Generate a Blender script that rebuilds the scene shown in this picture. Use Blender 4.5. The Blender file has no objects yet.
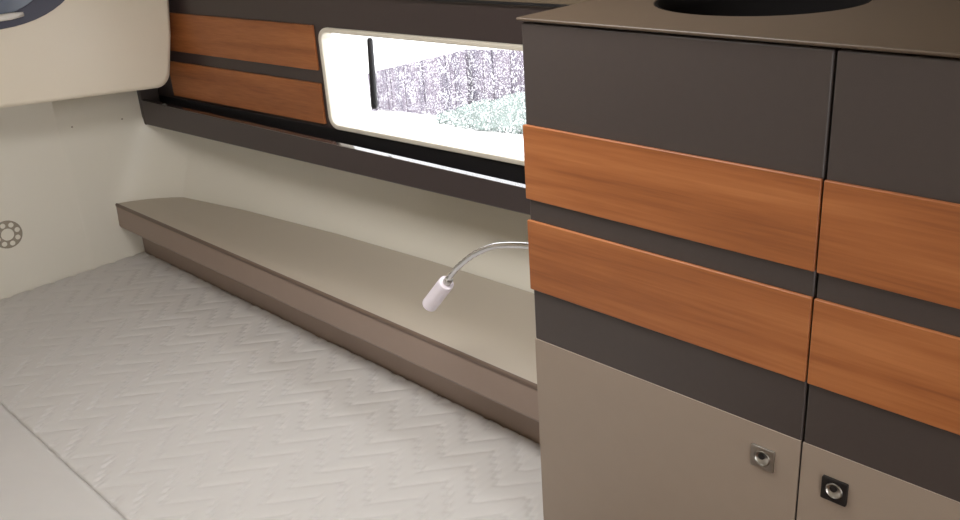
import bpy, bmesh, math, random
from mathutils import Vector, Matrix, noise
random.seed(4)
S = 1.1                      # one layout unit (eye height above the mattress) in metres
scene = bpy.context.scene
col = scene.collection

# ------------------------------------------------------------------ materials
def srgb(r, g, b):
    f = lambda c: (c/255/12.92) if c/255 <= .04045 else ((c/255+.055)/1.055)**2.4
    return (f(r), f(g), f(b), 1)

def mat(name, rgb, rough=.5, metal=0, spec=.5, grain=0, grain_scale=60, bump=0, bump_scale=300, coat=0):
    m = bpy.data.materials.new(name); m.use_nodes = True
    nt = m.node_tree; b = nt.nodes['Principled BSDF']
    b.inputs['Base Color'].default_value = srgb(*rgb)
    b.inputs['Roughness'].default_value = rough
    b.inputs['Metallic'].default_value = metal
    b.inputs['Specular IOR Level'].default_value = spec
    b.inputs['Coat Weight'].default_value = coat
    tc = nt.nodes.new('ShaderNodeTexCoord')
    if grain:
        n = nt.nodes.new('ShaderNodeTexNoise'); n.inputs['Scale'].default_value = grain_scale; n.inputs['Detail'].default_value = 4
        nt.links.new(tc.outputs['Object'], n.inputs['Vector'])
        mx = nt.nodes.new('ShaderNodeMix'); mx.data_type = 'RGBA'
        c = srgb(*rgb)
        mx.inputs[6].default_value = (c[0]*(1-grain), c[1]*(1-grain), c[2]*(1-grain), 1)
        mx.inputs[7].default_value = (min(1, c[0]*(1+grain)), min(1, c[1]*(1+grain)), min(1, c[2]*(1+grain)), 1)
        nt.links.new(n.outputs['Fac'], mx.inputs[0]); nt.links.new(mx.outputs[2], b.inputs['Base Color'])
    if bump:
        n = nt.nodes.new('ShaderNodeTexNoise'); n.inputs['Scale'].default_value = bump_scale
        nt.links.new(tc.outputs['Object'], n.inputs['Vector'])
        bp = nt.nodes.new('ShaderNodeBump'); bp.inputs['Strength'].default_value = bump; bp.inputs['Distance'].default_value = .002
        nt.links.new(n.outputs['Fac'], bp.inputs['Height']); nt.links.new(bp.outputs['Normal'], b.inputs['Normal'])
    return m

def wood_mat():
    m = bpy.data.materials.new('satin_teak'); m.use_nodes = True
    nt = m.node_tree; b = nt.nodes['Principled BSDF']; L = nt.links
    b.inputs['Roughness'].default_value = .38; b.inputs['Specular IOR Level'].default_value = .4
    tc = nt.nodes.new('ShaderNodeTexCoord'); geo = nt.nodes.new('ShaderNodeNewGeometry')
    mp = nt.nodes.new('ShaderNodeMapping'); mp.inputs['Scale'].default_value = (1.1, 16, 16)
    L.new(geo.outputs['Position'], mp.inputs['Vector'])
    n1 = nt.nodes.new('ShaderNodeTexNoise'); n1.inputs['Scale'].default_value = 1.6; n1.inputs['Detail'].default_value = 5; n1.inputs['Distortion'].default_value = .45
    L.new(mp.outputs[0], n1.inputs['Vector'])
    mp2 = nt.nodes.new('ShaderNodeMapping'); mp2.inputs['Scale'].default_value = (9, 260, 260)
    L.new(geo.outputs['Position'], mp2.inputs['Vector'])
    n2 = nt.nodes.new('ShaderNodeTexNoise'); n2.inputs['Scale'].default_value = 1; n2.inputs['Detail'].default_value = 3
    L.new(mp2.outputs[0], n2.inputs['Vector'])
    add = nt.nodes.new('ShaderNodeMath'); add.operation = 'MULTIPLY_ADD'; add.inputs[1].default_value = .45
    L.new(n2.outputs['Fac'], add.inputs[0]); L.new(n1.outputs['Fac'], add.inputs[2])
    cr = nt.nodes.new('ShaderNodeValToRGB')
    e = cr.color_ramp.elements
    e[0].position = .45; e[0].color = srgb(*WOOD_A); e[1].position = 1.0; e[1].color = srgb(*WOOD_C)
    x = e.new(.72); x.color = srgb(*WOOD_B)
    L.new(add.outputs[0], cr.inputs[0]); L.new(cr.outputs[0], b.inputs['Base Color'])
    return m

WOOD_A, WOOD_B, WOOD_C = (130, 76, 42), (158, 96, 54), (178, 114, 68)
M = {}
M['wood'] = wood_mat()
M['dark'] = mat('dark_brown_lacquer', (68, 60, 57), .42, grain=.06, grain_scale=90)
M['trim'] = mat('dark_trim', (62, 52, 51), .3, grain=.05)
M['gloss'] = mat('gloss_lacquer', (58, 50, 50), .08)
M['gloss'].node_tree.nodes['Principled BSDF'].inputs['IOR'].default_value = 2.4
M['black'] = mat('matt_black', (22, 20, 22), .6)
M['taupe'] = mat('taupe_lacquer', (150, 135, 121), .45, grain=.03, grain_scale=40)
M['top'] = mat('countertop_brown', (84, 70, 57), .4, grain=.06, grain_scale=80)
M['cream'] = mat('cream_gelcoat', (216, 210, 196), .32, grain=.02, grain_scale=8)
M['hull'] = mat('cream_hull', (222, 217, 204), .4)
M['locker'] = mat('locker_cream', (228, 217, 198), .3, grain=.015, grain_scale=8)
M['shelf'] = mat('shelf_beige', (180, 169, 153), .4, grain=.02, grain_scale=12)
M['fascia'] = mat('fascia_taupe', (150, 131, 119), .42, grain=.03, grain_scale=30)
M['edge'] = mat('shelf_edge_brown', (108, 90, 78), .4)
M['upper'] = mat('upper_panel_taupe', (112, 98, 80), .5)
M['frame'] = mat('window_frame_cream', (218, 211, 196), .35)
M['rubber'] = mat('black_rubber', (28, 28, 32), .5)
M['chrome'] = mat('chrome', (225, 225, 228), .12, metal=1)
M['satin'] = mat('satin_nickel', (185, 182, 176), .3, metal=1)
M['lamp'] = mat('lamp_white', (236, 228, 236), .35)
M['port'] = mat('port_grey', (62, 62, 78), .3)
M['portglass'] = mat('port_glass_grey', (104, 112, 128), .15)
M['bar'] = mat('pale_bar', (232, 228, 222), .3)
M['basin'] = mat('basin_black', (14, 11, 11), .85, spec=.15)
M['vent'] = mat('vent_taupe', (152, 142, 126), .5)
M['knobdark'] = mat('latch_black', (26, 24, 24), .4)
M['floor'] = mat('cabin_floor', (110, 78, 50), .5, grain=.15, grain_scale=14)
M['ceiling'] = mat('headliner', (222, 216, 204), .7)
M['concrete'] = mat('pale_concrete', (214, 212, 208), .8, grain=.04, grain_scale=2)
M['leaf'] = mat('hedge_leaf', (104, 116, 111), .7, grain=.6, grain_scale=6)

def mattress_mat():
    m = bpy.data.materials.new('knit_cover'); m.use_nodes = True
    nt = m.node_tree; b = nt.nodes['Principled BSDF']; L = nt.links
    b.inputs['Base Color'].default_value = srgb(*MATT); b.inputs['Roughness'].default_value = .75
    b.inputs['Sheen Weight'].default_value = .15
    geo = nt.nodes.new('ShaderNodeNewGeometry')
    w = nt.nodes.new('ShaderNodeTexWave'); w.wave_type = 'BANDS'; w.bands_direction = 'X'
    w.inputs['Scale'].default_value = 75; w.inputs['Distortion'].default_value = .6
    L.new(geo.outputs['Position'], w.inputs['Vector'])
    bp = nt.nodes.new('ShaderNodeBump'); bp.inputs['Strength'].default_value = .12; bp.inputs['Distance'].default_value = .001
    L.new(w.outputs['Fac'], bp.inputs['Height']); L.new(bp.outputs['Normal'], b.inputs['Normal'])
    return m
MATT = (199, 195, 191)
M['matt'] = mattress_mat()

def fence_mat():
    m = bpy.data.materials.new('weathered_boards'); m.use_nodes = True
    nt = m.node_tree; b = nt.nodes['Principled BSDF']; L = nt.links
    b.inputs['Roughness'].default_value = .8
    geo = nt.nodes.new('ShaderNodeNewGeometry')
    mp = nt.nodes.new('ShaderNodeMapping'); mp.inputs['Scale'].default_value = (5, 5, .6)
    L.new(geo.outputs['Position'], mp.inputs['Vector'])
    n = nt.nodes.new('ShaderNodeTexNoise'); n.inputs['Scale'].default_value = 1.0; n.inputs['Detail'].default_value = 5
    L.new(mp.outputs[0], n.inputs['Vector'])
    cr = nt.nodes.new('ShaderNodeValToRGB'); e = cr.color_ramp.elements
    e[0].position = .35; e[0].color = srgb(80, 74, 88); e[1].position = .65; e[1].color = srgb(106, 96, 108)
    L.new(n.outputs['Fac'], cr.inputs[0]); L.new(cr.outputs[0], b.inputs['Base Color'])
    return m
M['fence'] = fence_mat()

def pane_mat():
    """clear pane covered with small bright water drops"""
    m = bpy.data.materials.new('rainy_glass'); m.use_nodes = True
    nt = m.node_tree; L = nt.links
    for n in list(nt.nodes): nt.nodes.remove(n)
    out = nt.nodes.new('ShaderNodeOutputMaterial')
    tr = nt.nodes.new('ShaderNodeBsdfTransparent'); tr.inputs[0].default_value = (.96, .97, .97, 1)
    gl = nt.nodes.new('ShaderNodeBsdfGlossy'); gl.inputs['Roughness'].default_value = .02
    clear = nt.nodes.new('ShaderNodeMixShader')
    clear.inputs[0].default_value = .04; L.new(tr.outputs[0], clear.inputs[1]); L.new(gl.outputs[0], clear.inputs[2])
    dr = nt.nodes.new('ShaderNodeBsdfTranslucent'); dr.inputs[0].default_value = (.9, .9, .93, 1)
    geo = nt.nodes.new('ShaderNodeNewGeometry')
    mp = nt.nodes.new('ShaderNodeMapping'); mp.inputs['Scale'].default_value = (1, 1, .75)
    L.new(geo.outputs['Position'], mp.inputs['Vector'])
    v = nt.nodes.new('ShaderNodeTexVoronoi'); v.inputs['Scale'].default_value = 300
    L.new(mp.outputs[0], v.inputs['Vector'])
    n = nt.nodes.new('ShaderNodeTexNoise'); n.inputs['Scale'].default_value = 40
    L.new(geo.outputs['Position'], n.inputs['Vector'])
    sub = nt.nodes.new('ShaderNodeMath'); sub.operation = 'MULTIPLY_ADD'; sub.inputs[1].default_value = .55
    L.new(n.outputs['Fac'], sub.inputs[0]); L.new(v.outputs['Distance'], sub.inputs[2])
    cr = nt.nodes.new('ShaderNodeValToRGB'); e = cr.color_ramp.elements
    e[0].position = .54; e[0].color = (.65, .65, .65, 1); e[1].position = .68; e[1].color = (.02, .02, .02, 1)
    L.new(sub.outputs[0], cr.inputs[0])
    mix = nt.nodes.new('ShaderNodeMixShader')
    sep = nt.nodes.new('ShaderNodeSeparateXYZ'); L.new(geo.outputs['True Normal'], sep.inputs[0])
    bf = nt.nodes.new('ShaderNodeMath'); bf.operation = 'MULTIPLY_ADD'; bf.inputs[1].default_value = -2; bf.inputs[2].default_value = 1
    L.new(geo.outputs['Backfacing'], bf.inputs[0])
    sg = nt.nodes.new('ShaderNodeMath'); sg.operation = 'MULTIPLY'; L.new(sep.outputs[1], sg.inputs[0]); L.new(bf.outputs[0], sg.inputs[1])
    outer = nt.nodes.new('ShaderNodeMath'); outer.operation = 'GREATER_THAN'; outer.inputs[1].default_value = .5; L.new(sg.outputs[0], outer.inputs[0])
    fac = nt.nodes.new('ShaderNodeMath'); fac.operation = 'MULTIPLY'; L.new(cr.outputs[0], fac.inputs[0]); L.new(outer.outputs[0], fac.inputs[1])
    L.new(fac.outputs[0], mix.inputs[0]); L.new(clear.outputs[0], mix.inputs[1]); L.new(dr.outputs[0], mix.inputs[2])
    L.new(mix.outputs[0], out.inputs[0])
    return m
M['pane'] = pane_mat()

# ------------------------------------------------------------------ helpers (layout units in, metres out)
def empty(name, loc, label, cat, group=None):
    o = bpy.data.objects.new(name, None); o.empty_display_size = .05
    o.location = Vector(loc)*S; col.objects.link(o)
    tag(o, label, cat, group)
    return o

def tag(o, label=None, cat=None, group=None, kind=None):
    if label: o['label'] = label
    if cat: o['category'] = cat
    if group: o['group'] = group
    if kind: o['kind'] = kind
    return o

def origin_of(o):
    v = Vector((0, 0, 0))
    while o is not None:
        v = v + o.location; o = o.parent
    return v

def link(name, bm, m, parent=None, smooth=False, bevel=0, seg=2, angle=40):
    """bm holds world layout units; makes one mesh object with its origin at its base centre (or at its parent's)"""
    bmesh.ops.recalc_face_normals(bm, faces=bm.faces)
    for v in bm.verts: v.co *= S
    if parent is not None:
        base = origin_of(parent); loc = Vector((0, 0, 0))
    else:
        xs = [v.co.x for v in bm.verts]; ys = [v.co.y for v in bm.verts]; zs = [v.co.z for v in bm.verts]
        base = Vector(((min(xs)+max(xs))/2, (min(ys)+max(ys))/2, min(zs))); loc = base
    for v in bm.verts: v.co -= base
    me = bpy.data.meshes.new(name); bm.to_mesh(me); bm.free()
    for x in (m if isinstance(m, (list, tuple)) else [m]): me.materials.append(x)
    o = bpy.data.objects.new(name, me); col.objects.link(o); o.location = loc
    if parent is not None: o.parent = parent
    if smooth:
        for p in me.polygons: p.use_smooth = True
    if bevel:
        b = o.modifiers.new('bevel', 'BEVEL'); b.width = bevel*S; b.segments = seg; b.limit_method = 'ANGLE'; b.angle_limit = math.radians(angle)
        for p in me.polygons: p.use_smooth = True
        w = o.modifiers.new('wn', 'WEIGHTED_NORMAL'); w.keep_sharp = False
    return o

def structure(o): o['kind'] = 'structure'; return o

def box(bm, x0, x1, y0, y1, z0, z1, mi=0):
    vs = [bm.verts.new((x, y, z)) for x in (x0, x1) for y in (y0, y1) for z in (z0, z1)]
    for f in ((0,1,3,2),(4,6,7,5),(0,4,5,1),(2,3,7,6),(0,2,6,4),(1,5,7,3)):
        bm.faces.new([vs[i] for i in f]).material_index = mi

def BM(): return bmesh.new()

def one_box(*a):
    bm = BM(); box(bm, *a); return bm

def loft(bm, rings, closed=True, caps=True, mi=0):
    """rings: lists of points; joined in order"""
    R = [[bm.verts.new(p) for p in r] for r in rings]
    n = len(R[0])
    for a, b in zip(R, R[1:]):
        for i in range(n if closed else n-1):
            j = (i+1) % n
            bm.faces.new((a[i], a[j], b[j], b[i])).material_index = mi
    if caps and closed:
        bm.faces.new(R[0]).material_index = mi; bm.faces.new(R[-1][::-1]).material_index = mi
    return R

def prism_x(bm, prof0, prof1, x0, x1, mi=0):
    loft(bm, [[(x0, y, z) for y, z in prof0], [(x1, y, z) for y, z in prof1]], mi=mi)

def tube(bm, pts, r, n=12, caps=True, mi=0):
    pts = [Vector(p) for p in pts]
    rs = r if isinstance(r, (list, tuple)) else [r]*len(pts)
    up = Vector((0, 1, 0)); rings = []
    for i, p in enumerate(pts):
        d = (pts[min(i+1, len(pts)-1)] - pts[max(i-1, 0)]).normalized()
        a = d.cross(up)
        if a.length < 1e-3: a = d.cross(Vector((1, 0, 0)))
        a.normalize(); b = a.cross(d).normalized()
        rings.append([p + rs[i]*(math.cos(t)*a + math.sin(t)*b) for t in [2*math.pi*k/n for k in range(n)]])
    loft(bm, rings, mi=mi, caps=caps)

def disc_axis(bm, c, axis, prof, n=32, mi=0):
    """lathe: prof = [(radius, height along axis)]"""
    c = Vector(c); axis = Vector(axis).normalized()
    a = axis.orthogonal().normalized(); b = axis.cross(a)
    loft(bm, [[c + axis*h + r*(math.cos(t)*a + math.sin(t)*b) for t in [2*math.pi*k/n for k in range(n)]] for r, h in prof], mi=mi)

def plate(bm, outer, inners, to3, t, mi=0):
    """flat plate with holes; outer / inners are 2-D loops, to3(u, v, w) maps to space, t = thickness along w"""
    edges = []
    for loop in [outer]+inners:
        vs = [bm.verts.new(to3(u, v, 0)) for u, v in loop]
        for i in range(len(vs)): edges.append(bm.edges.new((vs[i], vs[(i+1) % len(vs)])))
    g = bmesh.ops.triangle_fill(bm, use_beauty=True, use_dissolve=False, edges=edges)
    fs = [f for f in g['geom'] if isinstance(f, bmesh.types.BMFace)]
    e = bmesh.ops.extrude_face_region(bm, geom=fs)
    d = Vector(to3(0, 0, t)) - Vector(to3(0, 0, 0))
    bmesh.ops.translate(bm, verts=[v for v in e['geom'] if isinstance(v, bmesh.types.BMVert)], vec=d)
    # extrude leaves the source faces in place: both caps and the rims now close the plate
    for f in bm.faces: f.material_index = mi

def rrect(u0, u1, v0, v1, r, n=6):
    out = []
    for cx, cy, a0 in ((u1-r, v1-r, 0), (u0+r, v1-r, 90), (u0+r, v0+r, 180), (u1-r, v0+r, 270)):
        for k in range(n+1):
            a = math.radians(a0 + 90*k/n); out.append((cx+r*math.cos(a), cy+r*math.sin(a)))
    return out

def ellipse(cx, cy, a, b, n=48):
    return [(cx+a*math.cos(2*math.pi*k/n), cy+b*math.sin(2*math.pi*k/n)) for k in range(n)]

# ------------------------------------------------------------------ key layout (units)
XH = -2.576                  # head wall
XR = 1.0                     # wall at the far right
YB = -1.05                   # wall behind
ZF = -.45                    # cabin floor
ZC = 1.36                    # headliner
YC = .858                    # cabinet face
LS = .0571                   # the band under the window runs at this slope
def lip_y(x): return 1.148 + LS*(x + 2.575)
LB = Vector((1, LS, 0)).normalized()

# ------------------------------------------------------------------ room shell
structure(link('floor', one_box(XH-.15, XR, YB, 1.6, ZF-.05, ZF), M['floor']))

# hull side: curved in plan, flared upwards, with the rounded corner to the head wall
def hull_plan(z):
    t = max(0, min(1.6, (z-.168)/.174))
    dy = .36*max(-.06, z-.168)
    xs = [(-2.20, 1.217), (-1.825, 1.261), (-1.5, 1.285), (-1.212, 1.297), (-.8, 1.305), (0, 1.30), (XR, 1.28)]
    k = max(0, min(1, (.13-z)/.10)); k = k*k*(3-2*k)
    e = (1-k)*(.975+.10*t) + k*1.0735             # where the corner starts to curve away from the head wall
    a = Vector((XH+.0004, e)); b = Vector((XH+.0004, e+.10*(1-k)+.03*k)); c = Vector((-2.458, (1-k)*(1.169+dy)+k*1.214))
    pts = [(XH-.0006, .88), (XH+.0002, .92)]
    for k in range(9):
        u = k/9; p = a*(1-u)**2 + b*2*u*(1-u) + c*u*u; pts.append((p.x, p.y))
    pts += [(c.x-.004, c.y-.004), (c.x+.006, c.y+.0025)]
    pts += [(x, y+dy) for x, y in xs]
    return pts
zs = [ZF, 0, .03, .05, .07, .09, .11, .13, .15, .168, .22, .28, .342, .39, .43, .49]
bm = BM(); loft(bm, [[(x, y, z if x < -2.571 else min(z, .395+.002*z)) for x, y in hull_plan(z)] for z in zs], closed=False)
o = structure(link('wall_far', bm, M['hull'], smooth=True))
o.modifiers.new('solid', 'SOLIDIFY').thickness = -.02
# head wall
bm = BM(); box(bm, XH-.08, XH, YB, 1.5, ZF, ZC)
structure(link('wall_head', bm, M['hull'], bevel=.002))

# upper hull panel above the window band
def band(off): return lambda u, v, w: (u, lip_y(u)+off+w, v)
XBE = -.30                   # right end of the band, behind the cabinet
bm = BM(); plate(bm, [(XH, .757), (XR, .757), (XR, ZC), (XH, ZC)], [], band(.055), .06)
structure(link('wall_upper', bm, M['upper']))
# bulkhead at the right with an unseen opening, added to let in side light
bm = BM(); plate(bm, [(YB, ZF), (1.6, ZF), (1.6, ZC), (YB, ZC)], [[(-.40, ZF+.05), (.10, ZF+.05), (.10, ZC-.25), (-.40, ZC-.25)]], lambda u, v, w: (XR+w, u, v), .05)
structure(link('wall_right', bm, M['cream']))
structure(link('wall_back', one_box(XH, XR, YB-.05, YB, ZF, ZC), M['cream']))
# headliner with an unseen hatch opening, added to let light in from above
HX0, HX1, HY0, HY1 = -1.30, -.70, .26, .80
bm = BM(); plate(bm, [(XH, YB), (XR, YB), (XR, 1.6), (XH, 1.6)], [[(HX0, HY0), (HX1, HY0), (HX1, HY1), (HX0, HY1)]], lambda u, v, w: (u, v, ZC+w), .05)
structure(link('ceiling', bm, M['ceiling']))
bm = BM(); plate(bm, rrect(HX0-.03, HX1+.03, HY0-.03, HY1+.03, .05), [rrect(HX0, HX1, HY0, HY1, .03)], lambda u, v, w: (u, v, ZC-w), .02)
structure(link('added_hatch_frame', bm, M['frame'], bevel=.003))  # frame of the added hatch, out of view

# ------------------------------------------------------------------ mattress (two pieces)
def tri(x):
    p = (x/.1409 + .837) % 1.0             # zigzag period in units; 42 % up, 58 % down
    return p/.42 if p < .42 else 1-(p-.42)/.58
def quilt(x, y):
    amp, pitch = .073, .0595
    t = tri(x)
    up = ((x/.1409 + .837) % 1.0) < .42
    slope = math.atan(amp/(.42*.1409)) if up else math.atan(amp/(.58*.1409))
    v = (y - .985 - amp*t)/pitch
    wob = .11*math.sin(2*math.pi*x/.0165) if not up else .02*math.sin(2*math.pi*x/.0165)
    fr = abs(((v + wob + .5) % 1.0) - .5)*pitch*math.cos(slope)      # distance to the stitch line
    puff = 1 - math.exp(-(fr/.0055)**1.3)
    if not up: puff = puff - .7*math.exp(-(fr/.0045)**2)*(.5+.5*math.sin(2*math.pi*x/.0165+1.5))
    return puff
def pad(name, x0, x1, y0, y1, z0, step, qamp, edge):
    bm = BM()
    nx = int((x1-x0)/step); ny = int((y1-y0)/step)
    grid = []
    for i in range(nx+1):
        row = []
        for j in range(ny+1):
            x = x0+(x1-x0)*i/nx; y = y0+(y1-y0)*j/ny
            d = min(x-x0, x1-x, y-y0, y1-y)
            rise = 1 if d >= edge else math.sqrt(max(0, 1-(1-d/edge)**2))
            z = -edge*(1-rise) + qamp*(quilt(x, y)-1)
            z += .0015*noise.noise((x*5, y*5, 0))
            row.append(bm.verts.new((x, y, z)))
        grid.append(row)
    for i in range(nx):
        for j in range(ny):
            bm.faces.new((grid[i][j], grid[i+1][j], grid[i+1][j+1], grid[i][j+1]))
    rim = [grid[i][0] for i in range(nx+1)]+[grid[nx][j] for j in range(1, ny+1)]+[grid[i][ny] for i in range(nx-1, -1, -1)]+[grid[0][j] for j in range(ny-1, 0, -1)]
    low = [bm.verts.new((v.co.x, v.co.y, z0)) for v in rim]
    for i in range(len(rim)):
        j = (i+1) % len(rim); bm.faces.new((rim[i], low[i], low[j], rim[j]))
    bm.faces.new(low)
    return link(name, bm, M['matt'], smooth=True)
XM = -.805
o = pad('mattress', XH+.003, XM, .4455, 1.0692, -.16, .0028, .0026, .0045)
tag(o, 'white mattress with zigzag quilting lying along the beige side shelf', 'mattress')
o = pad('mattress', XH+.003, XM-.05, -.35, .4450, -.16, .009, .0015, .004)
tag(o, 'plain pale mattress piece in the bottom left corner, beyond the seam', 'mattress')
bm = BM(); box(bm, XH+.002, XM, -.36, 1.066, -.20, -.163); box(bm, XM-.03, XM, -.36, .84, ZF, -.20); box(bm, XH+.002, XM-.03, -.36, -.33, ZF, -.20)
o = link('berth_base', bm, M['taupe'], bevel=.004)
tag(o, 'taupe berth base under the two mattresses', 'bed base')

# ------------------------------------------------------------------ side shelf along the hull
XS1 = -.805
sh = empty('side_shelf', (-1.7, 1.1, 0), 'long beige shelf with a taupe front running along the hull beside the mattress', 'shelf')
plan = hull_plan(.16)
bm = BM()
back = [(x, y-.002) for x, y in plan if x < XS1-.05 and y > 1.03]
loop = [(XH+.001, 1.0185)] + [(max(x, XH+.001), y) for x, y in back] + [(XS1, 1.298), (XS1, 1.0185)]
vs = [bm.verts.new((x, y, .166)) for x, y in loop]
f = bm.faces.new(vs); e = bmesh.ops.extrude_face_region(bm, geom=[f])
bmesh.ops.translate(bm, verts=[v for v in e['geom'] if isinstance(v, bmesh.types.BMVert)], vec=(0, 0, -.014))
link('shelf_top', bm, M['shelf'], sh)
bm = BM(); pr = [(1.0145, .1585), (1.0120, .100), (1.0145, .094), (1.0600, .0580), (1.0800, .058), (1.0800, .151), (1.024, .151), (1.024, .1585)]
prism_x(bm, pr, pr, XH+.002, XS1); link('fascia', bm, M['fascia'], sh, bevel=.002)
bm = BM(); pr = [(1.0135, .1588), (1.0135, .1655), (1.0165, .168), (1.0195, .168), (1.0195, .1588)]
prism_x(bm, pr, pr, XH+.002, XS1); tag(link('edge_strip', bm, M['edge'], sh, bevel=.001), 'dark brown edge strip along the shelf front')
bm = BM(); box(bm, XH+.002, XS1, 1.0700, 1.084, -.155, .059); link('lower_panel', bm, M['fascia'], sh, bevel=.002)

# ------------------------------------------------------------------ band with teak strips and window
ZB0, ZB1 = .4005, .757
WX0, WX1, WZ0, WZ1 = -1.786, -.93, .449, .685
BO = .060
sp = empty('teak_paneling', (-1.4, lip_y(-1.4)+BO, ZB0), 'dark wall band with two teak strips left of the long window', 'wall panel')
bm = BM(); plate(bm, [(XH+.002, ZB0), (XBE, ZB0), (XBE, ZB1), (XH+.002, ZB1)], [rrect(WX0+.004, WX1-.004, WZ0+.004, WZ1-.004, .026)], band(BO), .022)
link('backing_board', bm, M['trim'], sp)
for z0, z1 in ((.584, .6875), (.456, .553)):
    bm = BM(); plate(bm, [(-2.470, z0), (-1.806, z0), (-1.806, z1), (-2.470, z1)], [], band(BO-.006), .0065)
    link('wood_strip', bm, M['wood'], sp, bevel=.0015)
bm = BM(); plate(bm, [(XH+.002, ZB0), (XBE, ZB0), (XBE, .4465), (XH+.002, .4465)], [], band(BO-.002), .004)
link('slot_shade', bm, M['black'], sp)  # black strip stands in for the shade in the slot behind the rail
bm = BM(); plate(bm, [(XH+.002, .7555), (XBE, .7595), (XBE, .765), (XH+.002, .761)], [], band(BO-.008), .02)
link('top_bead', bm, M['black'], sp)

rail = empty('channel_rail', (-1.4, lip_y(-1.4), .372), 'dark brown channel rail below the window with a glossy top edge', 'rail')
def lip_top(x): return .4445 + (.4275-.4445)*(x+2.53)/(1.38)
bm = BM()
def rail_ring(x):
    y = lip_y(x); zt = lip_top(x)
    yb = y+.058
    return [(x, y+.0025, .372), (x, y, .3745), (x, y, zt-.002), (x, y+.011, zt-.002), (x, y+.011, .392), (x, yb, .392), (x, yb+.10, .398), (x, yb+.10, .372)]
loft(bm, [rail_ring(x) for x in (-2.558, -2.1, -1.6, -1.1, -.807)])
link('channel', bm, M['trim'], rail)
bm = BM()
loft(bm, [[(x, lip_y(x)+.0004, lip_top(x)-.002), (x, lip_y(x)+.0008, lip_top(x)-.0010), (x, lip_y(x)+.0115, lip_top(x)+.0014), (x, lip_y(x)+.0115, lip_top(x)-.002)] for x in (-2.5575, -2.1, -1.6, -1.1, -.807)])
tag(link('top_strip', bm, M['gloss'], rail), 'high-gloss dark top edge')
bm = BM()
prof = [(1.148, .371), (1.206, .371), (1.206, .494), (1.148, .494)]
loft(bm, [[(-2.574, y, z) for y, z in prof], [(-2.5575, y+.0005, z) for y, z in prof]])
link('end_cap', bm, M['dark'], rail, bevel=.003)

bm = BM(); plate(bm, rrect(WX0, WX1, WZ0, WZ1, .030, 8), [rrect(WX0+.0115, WX1-.0115, WZ0+.0115, WZ1-.0105, .021, 8)], band(BO-.009), .03)
win = structure(link('window_1', bm, M['frame'], bevel=.0025))
bm = BM(); plate(bm, rrect(WX0+.008, WX1-.008, WZ0+.008, WZ1-.008, .02, 6), [], band(BO+.012), .003)
link('pane', bm, M['pane'], win)
bm = BM()
tube(bm, [(-1.6255, lip_y(-1.626)+BO+.006, .6685), (-1.626, lip_y(-1.626)+BO+.006, .665), (-1.635, lip_y(-1.635)+BO+.006, .517), (-1.6355, lip_y(-1.635)+BO+.006, .511)], [.004, .0066, .0078, .005], 12)
tag(link('slide_bar', bm, M['rubber'], win, smooth=True), 'thin black upright bar on the glass')

# ------------------------------------------------------------------ overhead locker, top left
lk = empty('overhead_locker', (-2.49, .5, .5), 'cream overhead locker with rounded lower corner at top left', 'locker')
XL = -2.37
def lkf(x, y, z): return (x, y*.9875, 1-(1-z)*.9875)
bm = BM()
def locker_ring(x, g):
    r = .042; out = [(x, -.60, ZC-.002), (x, -.60, .642+g)]
    ybr, zbr = 1.180-g, .498+g
    n = 8
    for k in range(n+1):
        a = math.radians(-90 + 80*k/n)
        out.append((x, ybr-r+r*math.cos(a), zbr+r+r*math.sin(a)))
    out += [(x, 1.2025-g, .63), (x, 1.2165-g, .725), (x, 1.2165-g, ZC-.002)]
    return [lkf(*p) for p in out]
loft(bm, [locker_ring(XH+.001, .0), locker_ring(XL-.012, 0), locker_ring(XL-.0035, .0030), locker_ring(XL, .012)])
link('body', bm, M['locker'], lk, smooth=False, bevel=0)
for p in bpy.data.objects['body'].data.polygons: p.use_smooth = len(p.vertices) == 4
pc, pz, pa, pb = .775*.9875, 1-.16*.9875, .212, .1235
bm = BM(); plate(bm, ellipse(pc, pz, pa, pb), [ellipse(pc-.02, pz+.005, pa-.055, pb-.022)], lambda u, v, w: (XL+.004-w, u, v), .0039)
pt = link('port_frame', bm, M['port'], lk, bevel=.0012)
tag(pt, 'dark grey oval port set in the cream locker')
bm = BM(); plate(bm, ellipse(pc-.02, pz+.005, pa-.05, pb-.017), [], lambda u, v, w: (XL+.0018-w, u, v), .0015)
link('pane', bm, M['portglass'], pt)
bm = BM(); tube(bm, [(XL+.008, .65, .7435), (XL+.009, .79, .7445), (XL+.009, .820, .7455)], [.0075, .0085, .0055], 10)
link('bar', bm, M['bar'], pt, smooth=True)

# ------------------------------------------------------------------ fittings on the head wall
vent = empty('wall_vent', (XH, .712, .135), 'round vent with a ring of small holes low on the pale head wall', 'vent')
bm = BM(); disc_axis(bm, (XH, .712, .169), (1, 0, 0), [(.0385, 0), (.0385, .0015), (.036, .0025), (.018, .0025), (.017, .0012)]); link('ring', bm, M['vent'], vent, smooth=False)
bm = BM(); disc_axis(bm, (XH, .712, .169), (1, 0, 0), [(.0165, 0), (.0165, .0028), (.012, .0035)], 24); link('hub', bm, M['hull'], vent)
for k in range(8):
    a = 2*math.pi*(k+.3)/8
    bm = BM(); disc_axis(bm, (XH, .712+.0272*math.cos(a), .169+.0272*math.sin(a)), (1, 0, 0), [(.0068, .002), (.0068, .0032), (.004, .0036)], 14); link('stud', bm, M['hull'], vent)
SC = [((.9476, .4103), 'small dark screw head in the pale head wall, nearer the left edge'), ((1.0903, .4000), 'small dark screw head in the pale head wall, beside the dark rail end')]
for (y, z), lab in SC:
    bm = BM(); disc_axis(bm, (XH-.0006, y, z), (1, 0, 0), [(.0026, 0), (.0026, .0012), (.0014, .0018)], 12)
    tag(link('screw_head', bm, M['vent']), lab, 'screw', 'screws in the head wall')

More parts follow.
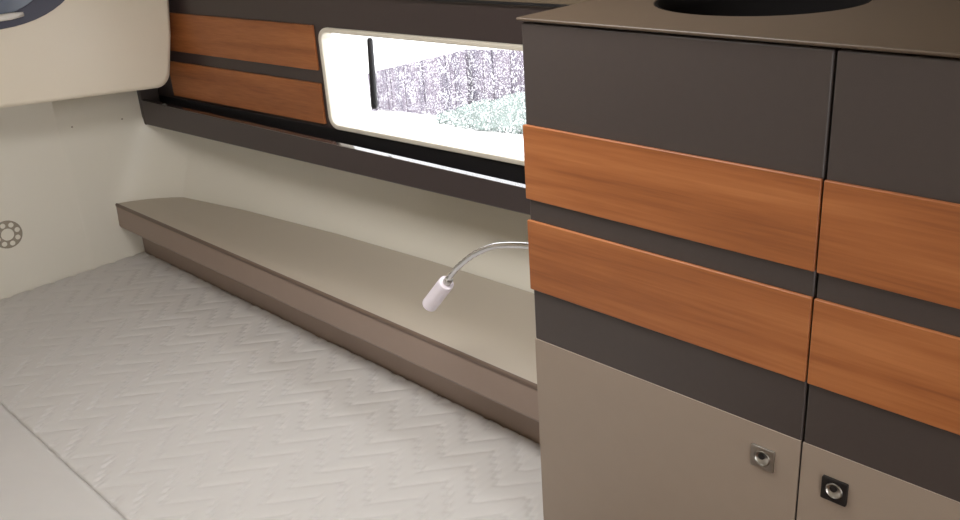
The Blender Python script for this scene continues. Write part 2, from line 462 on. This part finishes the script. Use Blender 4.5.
# ------------------------------------------------------------------ cabinet with two doors
cab = empty('vanity_cabinet', (-.4, 1.07, ZF), 'tall two-door cabinet with teak strips and dark bands on the right', 'cabinet')
CX0, CX1 = -.7975, .012
ZT = .8235
bm = BM()
box(bm, CX0, CX0+.014, YC+.016, 1.23, ZF, ZT-.0065); box(bm, CX1-.014, CX1, YC+.016, 1.23, ZF, ZT-.0065)
box(bm, CX0+.014, CX1-.014, 1.217, 1.23, ZF, ZT-.0065); box(bm, CX0+.014, CX1-.014, YC+.016, 1.217, ZF, ZF+.05)
box(bm, -.399, -.385, YC+.016, 1.217, ZF+.05, .60)
link('carcass', bm, M['taupe'], cab)
for x0, x1, lx, lz, lm in ((CX0+.001, -.3932, -.4375, .3335, 'satin'), (-.3908, CX1-.001, -.349, .3295, 'knobdark')):
    d = link('door', one_box(x0, x1, YC+.0005, YC+.0155, ZF+.03, ZT-.0062), M['dark'], cab, bevel=.003)
    for z0, z1 in ((.5865, .688), (.4535, .5565)):
        link('wood_strip', one_box(x0-.002 if x0 < -.5 else x0, x1, YC-.0035, YC+.002, z0, z1), M['wood'], d, bevel=.0015)
    link('lower_panel', one_box(x0, x1, YC-.0006, YC+.002, ZF+.03, .3755), M['taupe'], d, bevel=.0005)
    bm = BM()
    h = .0148
    plate(bm, rrect(lx-h, lx+h, lz-h, lz+h, .0016, 3), [ellipse(lx, lz, .0105, .0105, 24)], lambda u, v, w: (u, YC-.0036+w, v), .0034)
    n0 = len(bm.faces)
    disc_axis(bm, (lx, YC-.0004, lz), (0, -1, 0), [(.0103, 0), (.0103, .0008), (.0098, .0030), (.0088, .0036), (.0072, .0018), (.0020, .0008)], 24, mi=1)
    disc_axis(bm, (lx-.0015, YC-.0016, lz+.0018), (0, -1, 0), [(.0042, 0), (.0042, .0012), (.003, .0016)], 16, mi=2)
    pl = link('push_latch', bm, [M[lm], M['satin'], M['knobdark']], d, bevel=.0004)
    tag(pl, 'square satin metal push latch' if lm == 'satin' else 'square black push latch with metal button')

SX, SY, SR = -.596, 1.083, .1305
bm = BM()
plate(bm, [(CX0-.004, YC-.003), (CX1+.004, YC-.003), (CX1+.004, 1.345), (CX0-.004, 1.300)], [ellipse(SX, SY, SR, SR, 56)], lambda u, v, w: (u, v, ZT-.0042+w), .0042)
o = link('countertop', bm, M['top'], bevel=.0016, seg=3)
tag(o, 'brown countertop on the two-door cabinet with a round sink cut-out', 'countertop')
sk = empty('sink_basin', (SX, SY, ZT-.11), 'round black sink basin sunk into the brown countertop', 'sink')
bm = BM(); n = 56
def ring(r, z): return [(SX+r*math.cos(2*math.pi*k/n), SY+r*math.sin(2*math.pi*k/n), z) for k in range(n)]
loft(bm, [ring(SR-.0006, ZT-.0005), ring(SR-.004, ZT-.001), ring(SR-.007, ZT-.02), ring(SR-.014, ZT-.06), ring(SR-.035, ZT-.088), ring(SR-.07, ZT-.099), ring(.022, ZT-.101),
          ring(.022, ZT-.108), ring(SR-.07, ZT-.108), ring(SR-.03, ZT-.096), ring(SR-.006, ZT-.06), ring(SR-.0006, ZT-.02)], caps=False)
link('bowl', bm, M['basin'], sk, smooth=True)
bm = BM(); disc_axis(bm, (SX, SY, ZT-.1045), (0, 0, 1), [(.0215, -.004), (.0215, .003), (.016, .004), (.010, .001)], 24); link('drain', bm, M['satin'], sk)

# ------------------------------------------------------------------ reading lamp on the cabinet side
LY = .95
lamp = empty('reading_lamp', (CX0, LY, .44), 'chrome gooseneck reading lamp with a white head sticking out from the cabinet side', 'lamp')
bm = BM(); disc_axis(bm, (CX0, LY, .468), (-1, 0, 0), [(.026, 0), (.026, .006), (.022, .010), (.008, .012)], 28); link('wall_plate', bm, M['chrome'], lamp, smooth=False)
pts = [(-.803, .468), (-.850, .468), (-.890, .4640), (-.937, .4535), (-.970, .4420), (-1.006, .4215), (-1.039, .396), (-1.062, .374), (-1.0805, .351)]
# smooth the neck
def cat(ps, m=5):
    out = []
    for i in range(len(ps)-1):
        p0, p1, p2, p3 = ps[max(i-1, 0)], ps[i], ps[i+1], ps[min(i+2, len(ps)-1)]
        for k in range(m):
            t = k/m
            out.append(tuple(.5*((2*b)+(-a+c)*t+(2*a-5*b+4*c-d)*t*t+(-a+3*b-3*c+d)*t**3) for a, b, c, d in zip(p0, p1, p2, p3)))
    return out+[ps[-1]]
sm = cat(pts, 8)
bm = BM(); tube(bm, [(x, LY, z) for x, z in sm], [
 .0050 if i < len(sm)*.55 else .0050+.0006*math.sin(i*2.1) for i in range(len(sm))], 14); link('neck', bm, M['chrome'], lamp, smooth=True)
a = Vector((-1.0770, LY, .3545)); b = Vector((-1.131, LY, .2935)); d = (b-a).normalized()
bm = BM(); tube(bm, [a-d*.006, a-d*.006+d*.001, a+d*.002, a+d*.008], [.0045, .0072, .0075, .0075], 20)
link('collar', bm, M['satin'], lamp, smooth=False)
bm = BM(); tube(bm, [a+d*.006, a+d*.0065, a+d*.009, b-d*.002, b, b-d*.0005], [.0125, .0135, .0140, .0143, .0142, .0136], 28)
hd = link('lamp_head', bm, M['lamp'], lamp, smooth=False, bevel=0)
bm = BM(); disc_axis(bm, b-d*.0015, d, [(.0100, 0), (.0100, .0018), (.006, .0022)], 24); link('lens', bm, M['frame'], hd)

# ------------------------------------------------------------------ outside the window
GZ = -3.25
def gz(x): return -3.0 + .065*(x+10.2)
bm = BM(); loft(bm, [[(x, 2.6, gz(x)), (x, 70, gz(x)), (x, 70, gz(x)-.2), (x, 2.6, gz(x)-.2)] for x in (-70, 12)])
structure(link('ground', bm, M['concrete']))
YF = 11.0
fe = empty('board_fence', (-11.5, YF, GZ), 'purple-brown board fence with a sloping top seen through the rain-speckled window', 'fence')
def ftop(x): return -2.55 + (x+14.25)*(.67/2.73) if x < -11.55 else -1.88 + (x+11.55)*.07
bm = BM(); x = -14.25; wd = .105
while x < -7.2:
    x1 = x+wd; dy = random.uniform(-.012, .012)
    loft(bm, [[(x, YF+dy, gz(x)+.01), (x1-.006, YF+dy, gz(x)+.01), (x1-.006, YF+.05+dy, gz(x)+.01), (x, YF+.05+dy, gz(x)+.01)],
              [(x, YF+dy, ftop(x)), (x1-.006, YF+dy, ftop(x1)), (x1-.006, YF+.05+dy, ftop(x1)), (x, YF+.05+dy, ftop(x))]])
    x = x1
link('boards', bm, M['fence'], fe)
for xp in (-14.1, -11.5, -9.0):
    bm = BM(); box(bm, xp-.07, xp+.07, YF-.10, YF-.015, gz(xp)-.01, ftop(xp)-.02); link('post', bm, M['fence'], fe)
bm = BM()
for k in range(30):
    x = -11.85+.095*k+random.uniform(-.04, .04); r = .08+.26*min(1, k/21)+random.uniform(-.02, .03)
    g = bmesh.ops.create_icosphere(bm, subdivisions=3, radius=1)
    c = Vector((x, YF-.40+random.uniform(-.03, .03), gz(x)+r*.75))
    for v in g['verts']:
        p = v.co.copy(); s = 1+.35*noise.noise(p*2.5+c*3)+.2*noise.noise(p*7+c)
        v.co = c + Vector((p.x*r, min(.25, r)*p.y, p.z*r*1.0))*s
        v.co.z = max(v.co.z, gz(v.co.x)+.003)
o = link('hedge', bm, M['leaf'])
tag(o, 'low grey-green hedge in front of the board fence outside', 'hedge')

# ------------------------------------------------------------------ light: overcast sky, added fill through the unseen hatch and side opening
w = bpy.data.worlds.new('overcast'); scene.world = w; w.use_nodes = True
bg = w.node_tree.nodes['Background']; bg.inputs[0].default_value = (1, 1, 1.03, 1); bg.inputs[1].default_value = 5.0
def area(name, loc, rot, sx, sy, power, colr):
    l = bpy.data.lights.new(name, 'AREA'); l.shape = 'RECTANGLE'; l.size = sx*S; l.size_y = sy*S; l.energy = power; l.color = colr
    o = bpy.data.objects.new(name, l); col.objects.link(o); o.location = Vector(loc)*S; o.rotation_euler = rot
    return o
area('hatch_fill', ((HX0+HX1)/2, (HY0+HY1)/2, ZC+.04), (0, 0, 0), .56, .50, 11, (1, .985, .96))  # added fill in the unseen hatch, placed to shape the cabin shading
area('side_fill', (XR+.04, -.15, .4), (0, math.radians(90), 0), 1.0, .45, 5, (1, .97, .94))  # added fill from the right, to brighten the locker and head wall

# ------------------------------------------------------------------ camera
cam = bpy.data.cameras.new('camera'); co = bpy.data.objects.new('camera', cam); col.objects.link(co)
r0 = Vector((0.70887, 0.70234, -0.06505)); r1 = Vector((0.23397, -0.32114, -0.91768)); r2 = Vector((-0.66541, 0.63529, -0.39197))
m = Matrix((( r0.x, -r1.x, -r2.x, 0), (r0.y, -r1.y, -r2.y, 0), (r0.z, -r1.z, -r2.z, S), (0, 0, 0, 1)))
co.matrix_world = m
cam.sensor_fit = 'HORIZONTAL'; cam.sensor_width = 36; cam.lens = 926.13/960*36; cam.clip_start = .01; cam.clip_end = 300
scene.camera = co
vs = scene.view_settings
vs.view_transform = 'Standard'; vs.look = 'None'; vs.exposure = 0; vs.gamma = 1; vs.use_curve_mapping = False
